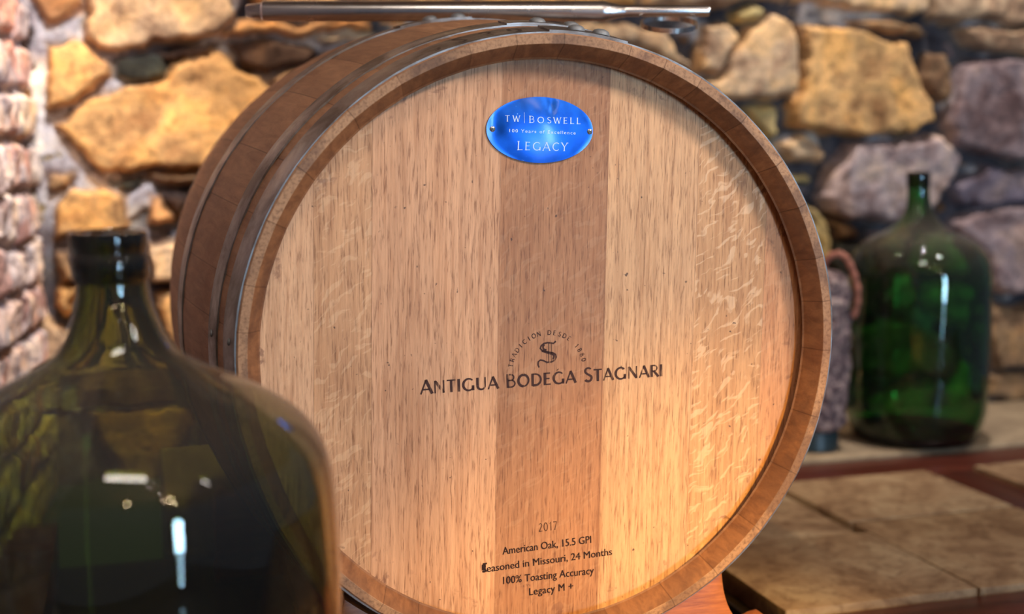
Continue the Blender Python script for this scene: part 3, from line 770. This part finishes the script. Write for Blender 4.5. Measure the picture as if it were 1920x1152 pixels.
font_on_head('lettering', 'American Oak, 15.5 GPI', (942, 1040.6), (1108, 1018.5), 15.0, INK2, barrel, .0004, 1.0)
font_on_head('lettering', 'Seasoned in Missouri, 24 Months', (904, 1074.5), (1147, 1041), 14.5, INK2, barrel, .0004, 1.0)
font_on_head('lettering', '100% Toasting Accuracy', (943, 1096), (1113, 1076.5), 15.0, INK2, barrel, .0004, 1.0)
font_on_head('lettering', 'Legacy M +', (992, 1117), (1074, 1106), 15.0, INK2, barrel, .0005, 1.05)
px_strokes('ink_blot', [([(907,1059),(907,1070)], 8, 8), ([(905,1058),(913,1057)], 3, 3), ([(905,1072),(914,1071)], 3, 3)], INK2, 1, 0, 0)

# ============================================================ blue oval plate with two screws
PC = Vector(head_xy(1012, 244)); PA = Vector(head_xy(1110.5, 245)); PW = (PA-PC).length; PH = 61*1.19/F*1.0
def plate_y(x, z):
    x -= PC.x; z -= PC.y
    r2 = (x/PW)**2+(z/PH)**2
    bow = .0026*(1-min(r2, 1))
    bow += .0004*math.sin(x*60+1.2)*math.cos(z*40)+.00010*math.sin(x*160+z*110)
    dent = .0020*math.exp(-(((x-.0105)/.0035)**2+((z-.024)/.008)**2)) + .0012*math.exp(-(((x+.043)/.006)**2+((z-.004)/.010)**2))
    edge = .0005
    return HY-.0012-max(bow, 0)-edge+dent*.6
def plate():
    V, Fc = [], []; nr, na = 26, 96; rot = -.012
    ca, sa = math.cos(rot), math.sin(rot)
    for i in range(nr+1):
        r = i/nr
        for k in range(na):
            a = 2*math.pi*k/na; x = PW*r*math.cos(a); z = PH*r*math.sin(a); x, z = x*ca-z*sa+PC.x, x*sa+z*ca+PC.y
            V.append((x, plate_y(x, z), z))
    for i in range(nr):
        for k in range(na):
            k2 = (k+1) % na; Fc.append((i*na+k, i*na+k2, (i+1)*na+k2, (i+1)*na+k))
    n0 = len(V)                                   # thin rim back to the board
    for k in range(na):
        x, y, z = V[nr*na+k]; V.append((x, y+.0009, z))
    for k in range(na):
        k2 = (k+1) % na; Fc.append((nr*na+k, nr*na+k2, n0+k2, n0+k))
    me = pydata('name_plate', V, Fc); bm = bmesh.new(); bm.from_mesh(me); bmesh.ops.remove_doubles(bm, verts=bm.verts, dist=1e-7)
    bmesh.ops.recalc_face_normals(bm, faces=bm.faces)
    bm.to_mesh(me); bm.free(); me.polygons.foreach_set('use_smooth', [True]*len(me.polygons)); me.set_sharp_from_angle(angle=math.radians(40))
    m = NT('blue_anodised_metal'); v = m.coord(); n = m.noise(v, 60, 4, .6, .3); n2 = m.noise(v, 300, 3, .6)
    c = m.mix(m.ramp(n, [(.3, (0,0,0)), (.7, (1,1,1))]), lin4((0,66,152)), lin4((6,84,180)))
    c = m.mix(m.ramp(n2, [(.72, (0,0,0)), (.76, (.6,.6,.6))]), c, lin4((150,190,240)))
    mat = m.set(c, m.ramp(n, [(.3, (.30,)*3), (.7, (.38,)*3)]), .78)
    m.b.inputs['Coat Weight'].default_value = .25; m.b.inputs['Coat Roughness'].default_value = .15
    return link('name_plate', me, mat, barrel)
pl = tag(plate(), 'blue oval metal plate')
WH = ink('engraved_lettering', (225,238,255), .18, (200, 1, 200))
def plate_text(strokes, width, p0, p1, h):
    a = Vector(head_xy(*p0)); b = Vector(head_xy(*p1)); ex = (b-a)/width; n_ = (b-a).normalized(); up = Vector((-n_.y, n_.x))*h*(1.19/F)
    V, Fc = [], []
    def tf(x, y):
        p = a+ex*x+up*y; return (p.x, plate_y(p.x, p.y)-.00022, p.y)
    for pts, w0, w1 in strokes:
        # split long strokes so they follow the bowed metal
        q = [pts[0]]
        for p in pts[1:]:
            q += [((q[-1][0]*(3-k)+p[0]*k)/3, (q[-1][1]*(3-k)+p[1]*k)/3) for k in ()]+[p]
        ribbon(q, w0, w1, V, Fc, tf)
    return link('lettering', pydata('lettering', V, Fc), WH, pl)
s_, wd = layout('TW', None, .42, .10, .72); plate_text(s_, wd, (945.5, 228), (973, 228.8), 11.5)
s_, wd = layout('|', None, 0, 0, 1); plate_text([([(0,-.1),(0,1.5)], .08, .08)], 1, (981, 230), (987, 230), 12.5)
s_, wd = layout('BOSWELL', {0: 1.12}, .30, .10, .72); plate_text(s_, wd, (989.5, 230.6), (1087.5, 233), 11.5)
s_, wd = layout('LEGACY', {0: 1.06}, .18, .10, .66); plate_text(s_, wd, (968, 281.5), (1062, 283.5), 15.5)
font_on_head('lettering', '100 Years of Excellence', (953, 248.0), (1077, 252.5), 6.0, WH, pl, .0, 1.25, fn=lambda x, z: (x, plate_y(x, z)-.0003, z))
def screw(px, py):
    x, z = head_xy(px, py); y = plate_y(x, z)
    prof = [(.0001, .0012), (.0018, .0011), (.0027, .0004), (.0027, -.001)]
    o = link('screw', revolve('screw', prof, 20), steel_mat('screw_steel', (120,116,110), (190,188,184), .3), pl)
    o.location = (x, y, z); o.rotation_euler = (math.pi/2, 0, 0)
    for k in range(2):
        g = link('slot', slab('slot', [(-.0016,-.00028),(.0016,-.00028),(.0016,.00028),(-.0016,.00028)], .00105, .0013), DARKW, o)
        g.rotation_euler = (0, 0, .6+k*math.pi/2)
screw(922.5, 242); screw(1104.5, 247)

# stencilled marks on the front hoop near its top
def hoop_marks():
    V, Fc = [], []; txt = '2250'
    for i, ch in enumerate(txt):
        st, adv = GL[ch]; a0 = math.radians(112.5-i*5.0)
        for pts, w0, w1 in st:
            def tf(x, y):
                a = a0-x*.062; yy = .008+.022*(1-y); yy = .034-.024*y
                r = rad(yy)+.00185; return (r*math.cos(a), yy, r*math.sin(a))
            ribbon(pts, w0*1.3, w1*1.3, V, Fc, tf)
    link('lettering', pydata('lettering', V, Fc), ink('stencil_marks', (70,56,50), .40, (60,60,60)), h0)
hoop_marks()

# ============================================================ cradle carrying the barrel
BYB = -.560-.072+.002
def cradle():
    zf = HT-.072                                   # stands on the board under the tiles
    root = empty('barrel_cradle', Vector((BC.x, BC.y, zf)) + Vector((math.sin(-BYAW)*.47, math.cos(BYAW)*.47, 0)), (0, 0, BYAW))
    tag(root, 'orange oak cradle with curved cut-outs holding the barrel from below', 'cradle')
    zc = BC.z-zf
    def plate_(y0, th, R, floor_y):
        # outline in x,z measured from the cradle base below the barrel axis
        a0 = 39.5
        pts = [(R*math.sin(math.radians(t)), zc-R*math.cos(math.radians(t))) for t in np.linspace(-a0, a0, 41)]
        tipx, tipz = pts[-1]
        right = []
        for k in range(1, 15):                     # hollow scoop from the horn down to the foot
            t = k/14*math.pi*.60
            right.append((tipx+.002+.034*(1-math.cos(t)), tipz-.0040-.068*math.sin(t)))
        ex, ez = right[-1]
        right += [(ex+.010, ez+.0015), (ex+.016, ez-.003), (ex+.020, ez-.014), (ex+.022, floor_y)]
        left = [(-x, z) for x, z in right][::-1]
        poly = left+pts+right
        return slab('bearer', [(x, z) for x, z in poly], y0, y0+th, .0015, 2, axis='Y')
    o = link('bearer', plate_(-.47+.042, .028, rad(.070)+.0022, 0), OAKO, root)
    o = link('bearer', plate_(.245, .030, rad(.715)+.0008, 0), OAKO, root)
    for x in (-.13, .13):
        b = link('runner', slab('runner', [(x-.03,-.400),(x+.03,-.400),(x+.03,.245),(x-.03,.245)], 0, .030, .002), OAKO, root)
cradle()

# ============================================================ wine thief (steel tube) on top of the barrel
def thief():
    yb = .335; r = .0119
    top = BM @ Vector((0, yb, rad(yb)))
    d = top.y-.01
    def at(px, z=None): return (px-960)/F
    # long axis crosses the frame almost level; depth along the camera axis
    zz = top.z + r - .0005
    depth = top.y*math.cos(PIT)-zz*math.sin(PIT)
    X = lambda px: (px-960)/F*depth
    root = empty('wine_thief', (X(900), top.y, zz), (0, 0, 0))
    tag(root, 'long polished steel wine thief tube with ring handle resting on the barrel', 'wine thief')
    m = NT('brushed_steel'); n = m.noise(m.coord((6, 400, 400)), 1, 3, .6); n1 = m.noise(m.coord(), 12, 3, .6)
    c = m.ramp(n, [(.3, lin4((176,168,166))), (.7, lin4((226,222,220)))])
    S = m.set(c, m.ramp(n1, [(.3, (.20,)*3), (.7, (.30,)*3)]), 1.0)
    x0 = X(900)
    P = [(462, .0070), (464, .0078), (485, .0092), (491, .0098), (494, .0116), (500, .0119), (800, .0119), (1128, .0119), (1134, .0116), (1140, .0104), (1160, .0080), (1172, .0070)]
    body = link('tube', tube('tube', [(X(p)-x0, 0, 0) for p, _ in P], [q for _, q in P], 40, True, 30), S, root)
    rod = link('handle_rod', tube('handle_rod', [(X(1168)-x0, 0, .0005), (X(1326)-x0, 0, .0005), (X(1330)-x0, 0, .0005)], [.0069, .0069, .0060], 28, True, 40), S, root)
    # ring handle: a flat band bent to a loop, hanging under the rod
    V, Fc = [], []; n_ = 64; cx = X(1254)-x0; rx = (X(1307)-X(1200))/2
    for k in range(n_):
        a = 2*math.pi*k/n_; dx_, dy_ = math.cos(a), math.sin(a)
        for rr, h in ((1, -.0028), (1, .0028), (.93, .0028), (.93, -.0028)):
            x = rx*rr*dx_; y = rx*rr*dy_
            tl = .33; yy = y*math.cos(tl)-h*math.sin(tl); zz_ = y*math.sin(tl)+h*math.cos(tl)
            V.append((cx+x, yy, zz_-.0150))
    for k in range(n_):
        k2 = (k+1) % n_
        for i in range(4): i2 = (i+1) % 4; Fc.append((k*4+i, k2*4+i, k2*4+i2, k*4+i2))
    me = pydata('ring_handle', V, Fc); bm = bmesh.new(); bm.from_mesh(me); bmesh.ops.recalc_face_normals(bm, faces=bm.faces); bm.to_mesh(me); bm.free()
    me.polygons.foreach_set('use_smooth', [True]*len(me.polygons)); me.set_sharp_from_angle(angle=math.radians(40))
    link('ring_handle', me, S, root)
thief()

# ============================================================ glass demijohns
def glass_mat(name, dens, col):
    m = NT(name); m.set((1,1,1,1), .0); m.b.inputs['Transmission Weight'].default_value = 1.0; m.b.inputs['IOR'].default_value = 1.5
    n = m.noise(m.coord((1,1,.35)), 16, 2, .5); m.bump(n, .04, .004)
    va = m.n('ShaderNodeVolumeAbsorption'); va.inputs['Color'].default_value = col+(1,); va.inputs['Density'].default_value = dens
    m.l(va.outputs[0], m.out.inputs['Volume'])
    df = m.n('ShaderNodeBsdfDiffuse'); df.inputs['Color'].default_value = lin4((168,152,144)); mx = m.n('ShaderNodeMixShader')      # a thin film of dust
    geo = m.n('ShaderNodeNewGeometry'); sp = m.n('ShaderNodeSeparateXYZ'); m.l(geo.outputs['Normal'], sp.inputs[0])
    m.l(m.math('MULTIPLY_ADD', m.math('MAXIMUM', sp.outputs[2], 0.0), .10, .015), mx.inputs[0]); m.l(m.b.outputs[0], mx.inputs[1]); m.l(df.outputs[0], mx.inputs[2]); m.l(mx.outputs[0], m.out.inputs['Surface'])
    return m.m
def smooth_prof(P, k=4):
    # Catmull-Rom through the given profile points
    out = []
    for i in range(len(P)-1):
        p0, p1, p2, p3 = P[max(i-1,0)], P[i], P[i+1], P[min(i+2, len(P)-1)]
        for j in range(k):
            t = j/k
            out.append(tuple(.5*((2*p1[c])+(-p0[c]+p2[c])*t+(2*p0[c]-5*p1[c]+4*p2[c]-p3[c])*t*t+(-p0[c]+3*p1[c]-3*p2[c]+p3[c])*t**3) for c in (0,1)))
    out.append(P[-1]); return out
def demijohn(name, loc, lipP, bodyP, H, mat, offs, label, wall=.0035):
    sp = smooth_prof(bodyP); br = bodyP[-1][0]; bore = lipP[0][0]*.70
    prof = [(lipP[0][0]*.78, H)] + [(r, H-d) for r, d in lipP]+[(r, H-d) for r, d in sp] + [(.85*br, 0), (.62*br, .010), (.30*br, .022), (.0001, .026)]
    outer_n = len(prof)
    inn = [(.0001, .031), (.35*br, .026), (.8*br, .012)] + [(max(r-wall, bore), H-d) for r, d in sp[::-1] if H-d > .016] + [(bore, H-lipP[-1][1]), (bore, H-.003)]
    prof = prof+inn
    me = revolve(name, prof, 144, 'Z', True, 55, off=offs, wob=lambda a, h: .004*math.sin(2*a+h*9)+.002*math.sin(3*a-h*20))
    o = link(name, me, mat); o.location = loc; tag(o, label, 'bottle'); return o

zt = HT
dL = .79; dvec = ray(203, 432); PL = dvec*(dL/dvec.y)
HL = PL.z-zt
lip = [(.0236,.0005),(.0242,.002),(.0240,.0115),(.0226,.0130),(.0226,.0148),(.0243,.0162),(.0245,.0200),(.0243,.0300),(.0220,.0325)]
bodyL = [(.0220,.0335),(.0226,.0420),(.0248,.0505),(.0284,.0605),(.0335,.0715),(.0405,.0800),(.0540,.0885),(.0690,.0960),(.0880,.1050),(.1045,.1150),(.1170,.1260),(.1260,.1400),(.1310,.1580),(.1338,.1850),(.1350,.2300),(.1352,.3000),(.1350,.3800),(.1345,.4400),(.1310,.4720),(.1200,HL-.0060),(.1020,HL-.0005)]
OLV = glass_mat('olive_glass', 640, (.52,.56,0))
GRN = glass_mat('green_glass', 600, (.04,.62,.15))
demijohn('glass_demijohn', (PL.x+.0060, PL.y, zt), lip, bodyL, HL, OLV, lambda h: (-.0060*max(0, (h-HL+.16)/.16), 0), 'big olive-green glass demijohn in front of the barrel at left')
dvec = ray(1722, 600); DR = 2.39; PR = dvec*(DR/dvec.y)
tz = ray(1711, 322); HR = tz.z*(DR/tz.y)-zt
lipR = [(.0200,.0005),(.0214,.002),(.0216,.006),(.0216,.0270),(.0204,.0290)]
bodyR = [(.0202,.0300),(.0204,.0480),(.0222,.0620),(.0262,.0760),(.0330,.0880),(.0440,.1000),(.0600,.1110),(.0820,.1210),(.1020,.1330),(.1170,.1480),(.1265,.1680),(.1310,.1950),(.1325,.2400),(.1330,.3200),(.1330,.4000),(.1318,.4500),(.1270,.4760),(.1150,HR-.0080),(.0950,HR-.0005)]
demijohn('glass_demijohn', (PR.x, PR.y, zt), lipR, bodyR, HR, GRN, lambda h: (-.012*max(0, (h-HR+.20)/.20), 0), 'dark green glass demijohn on the ledge before the stone wall')

# ============================================================ bark-like jug half hidden behind the barrel
def jug():
    d0 = ray(1534, 850); t = HT/d0.z; P0 = d0*t; base = Vector((P0.x, P0.y+.045, HT))
    root = empty('pitted_jug', base, (0,0,0)); tag(root, 'pitted dark purple jug with a rope loop, half hidden between barrel and green demijohn', 'jug')
    def wob(a, h): return 0
    prof = [(.0001, .038), (.040, .038), (.052, .044), (.057, .065), (.059, .12), (.0605, .18), (.0600, .24), (.0570, .30), (.0500, .325), (.0300, .335), (.0001, .336)]
    sp = smooth_prof(prof, 10)
    me = revolve('body', sp, 120, 'Z', False, 180)
    co = np.array([v.co[:] for v in me.vertices]); A = np.arctan2(co[:,1], co[:,0]); r = np.hypot(co[:,0], co[:,1])
    nn = fbm(A*.06*16+40, co[:,2]*16, 3.2, 4, 4); pit = sstep(.40, .62, fbm(A*.06*16+40, co[:,2]*16, 4.5, 2, 14))
    f = 1+(nn-.5)*.20-pit*.10+.05
    for v, k, rr in zip(me.vertices, f, r):
        k = 1+(k-1)*min(1, rr/.03); v.co.x *= k; v.co.y *= k
    m = NT('pitted_bark'); n = m.noise(m.coord(), 60, 5, .7, .4); n2 = m.noise(m.coord(), 9, 3, .5)
    c = m.ramp(n, [(.34, lin4((50,40,46))), (.50, lin4((122,98,100))), (.62, lin4((186,160,150)))])  # palest tone paints lit lumps into the bark colour
    m.bump(n, .9, .01); body = link('body', me, m.set(c, .85), root)
    base_o = link('base', revolve('base', [(.0001,0),(.046,0),(.048,.003),(.046,.034),(.042,.042),(.0001,.042)], 48), plain('dark_teal_glaze', (36,52,58), .4), root)
    pts = [(.008,.0,.330),(.010,-.01,.352),(.022,-.02,.366),(.038,-.026,.366),(.050,-.028,.352),(.060,-.028,.330),(.068,-.026,.300),(.068,-.022,.270),(.062,-.020,.250)]
    q = smooth_prof([(p[0], p[2]) for p in pts], 6); qy = smooth_prof([(p[1], p[2]) for p in pts], 6)
    link('handle', tube('handle', [(a[0], b[0], a[1]) for a, b in zip(q, qy)], [.0062+.0009*math.sin(i*1.3) for i in range(len(q))], 14), plain('rope_handle', (176,112,92), .8, 60), root)
jug()
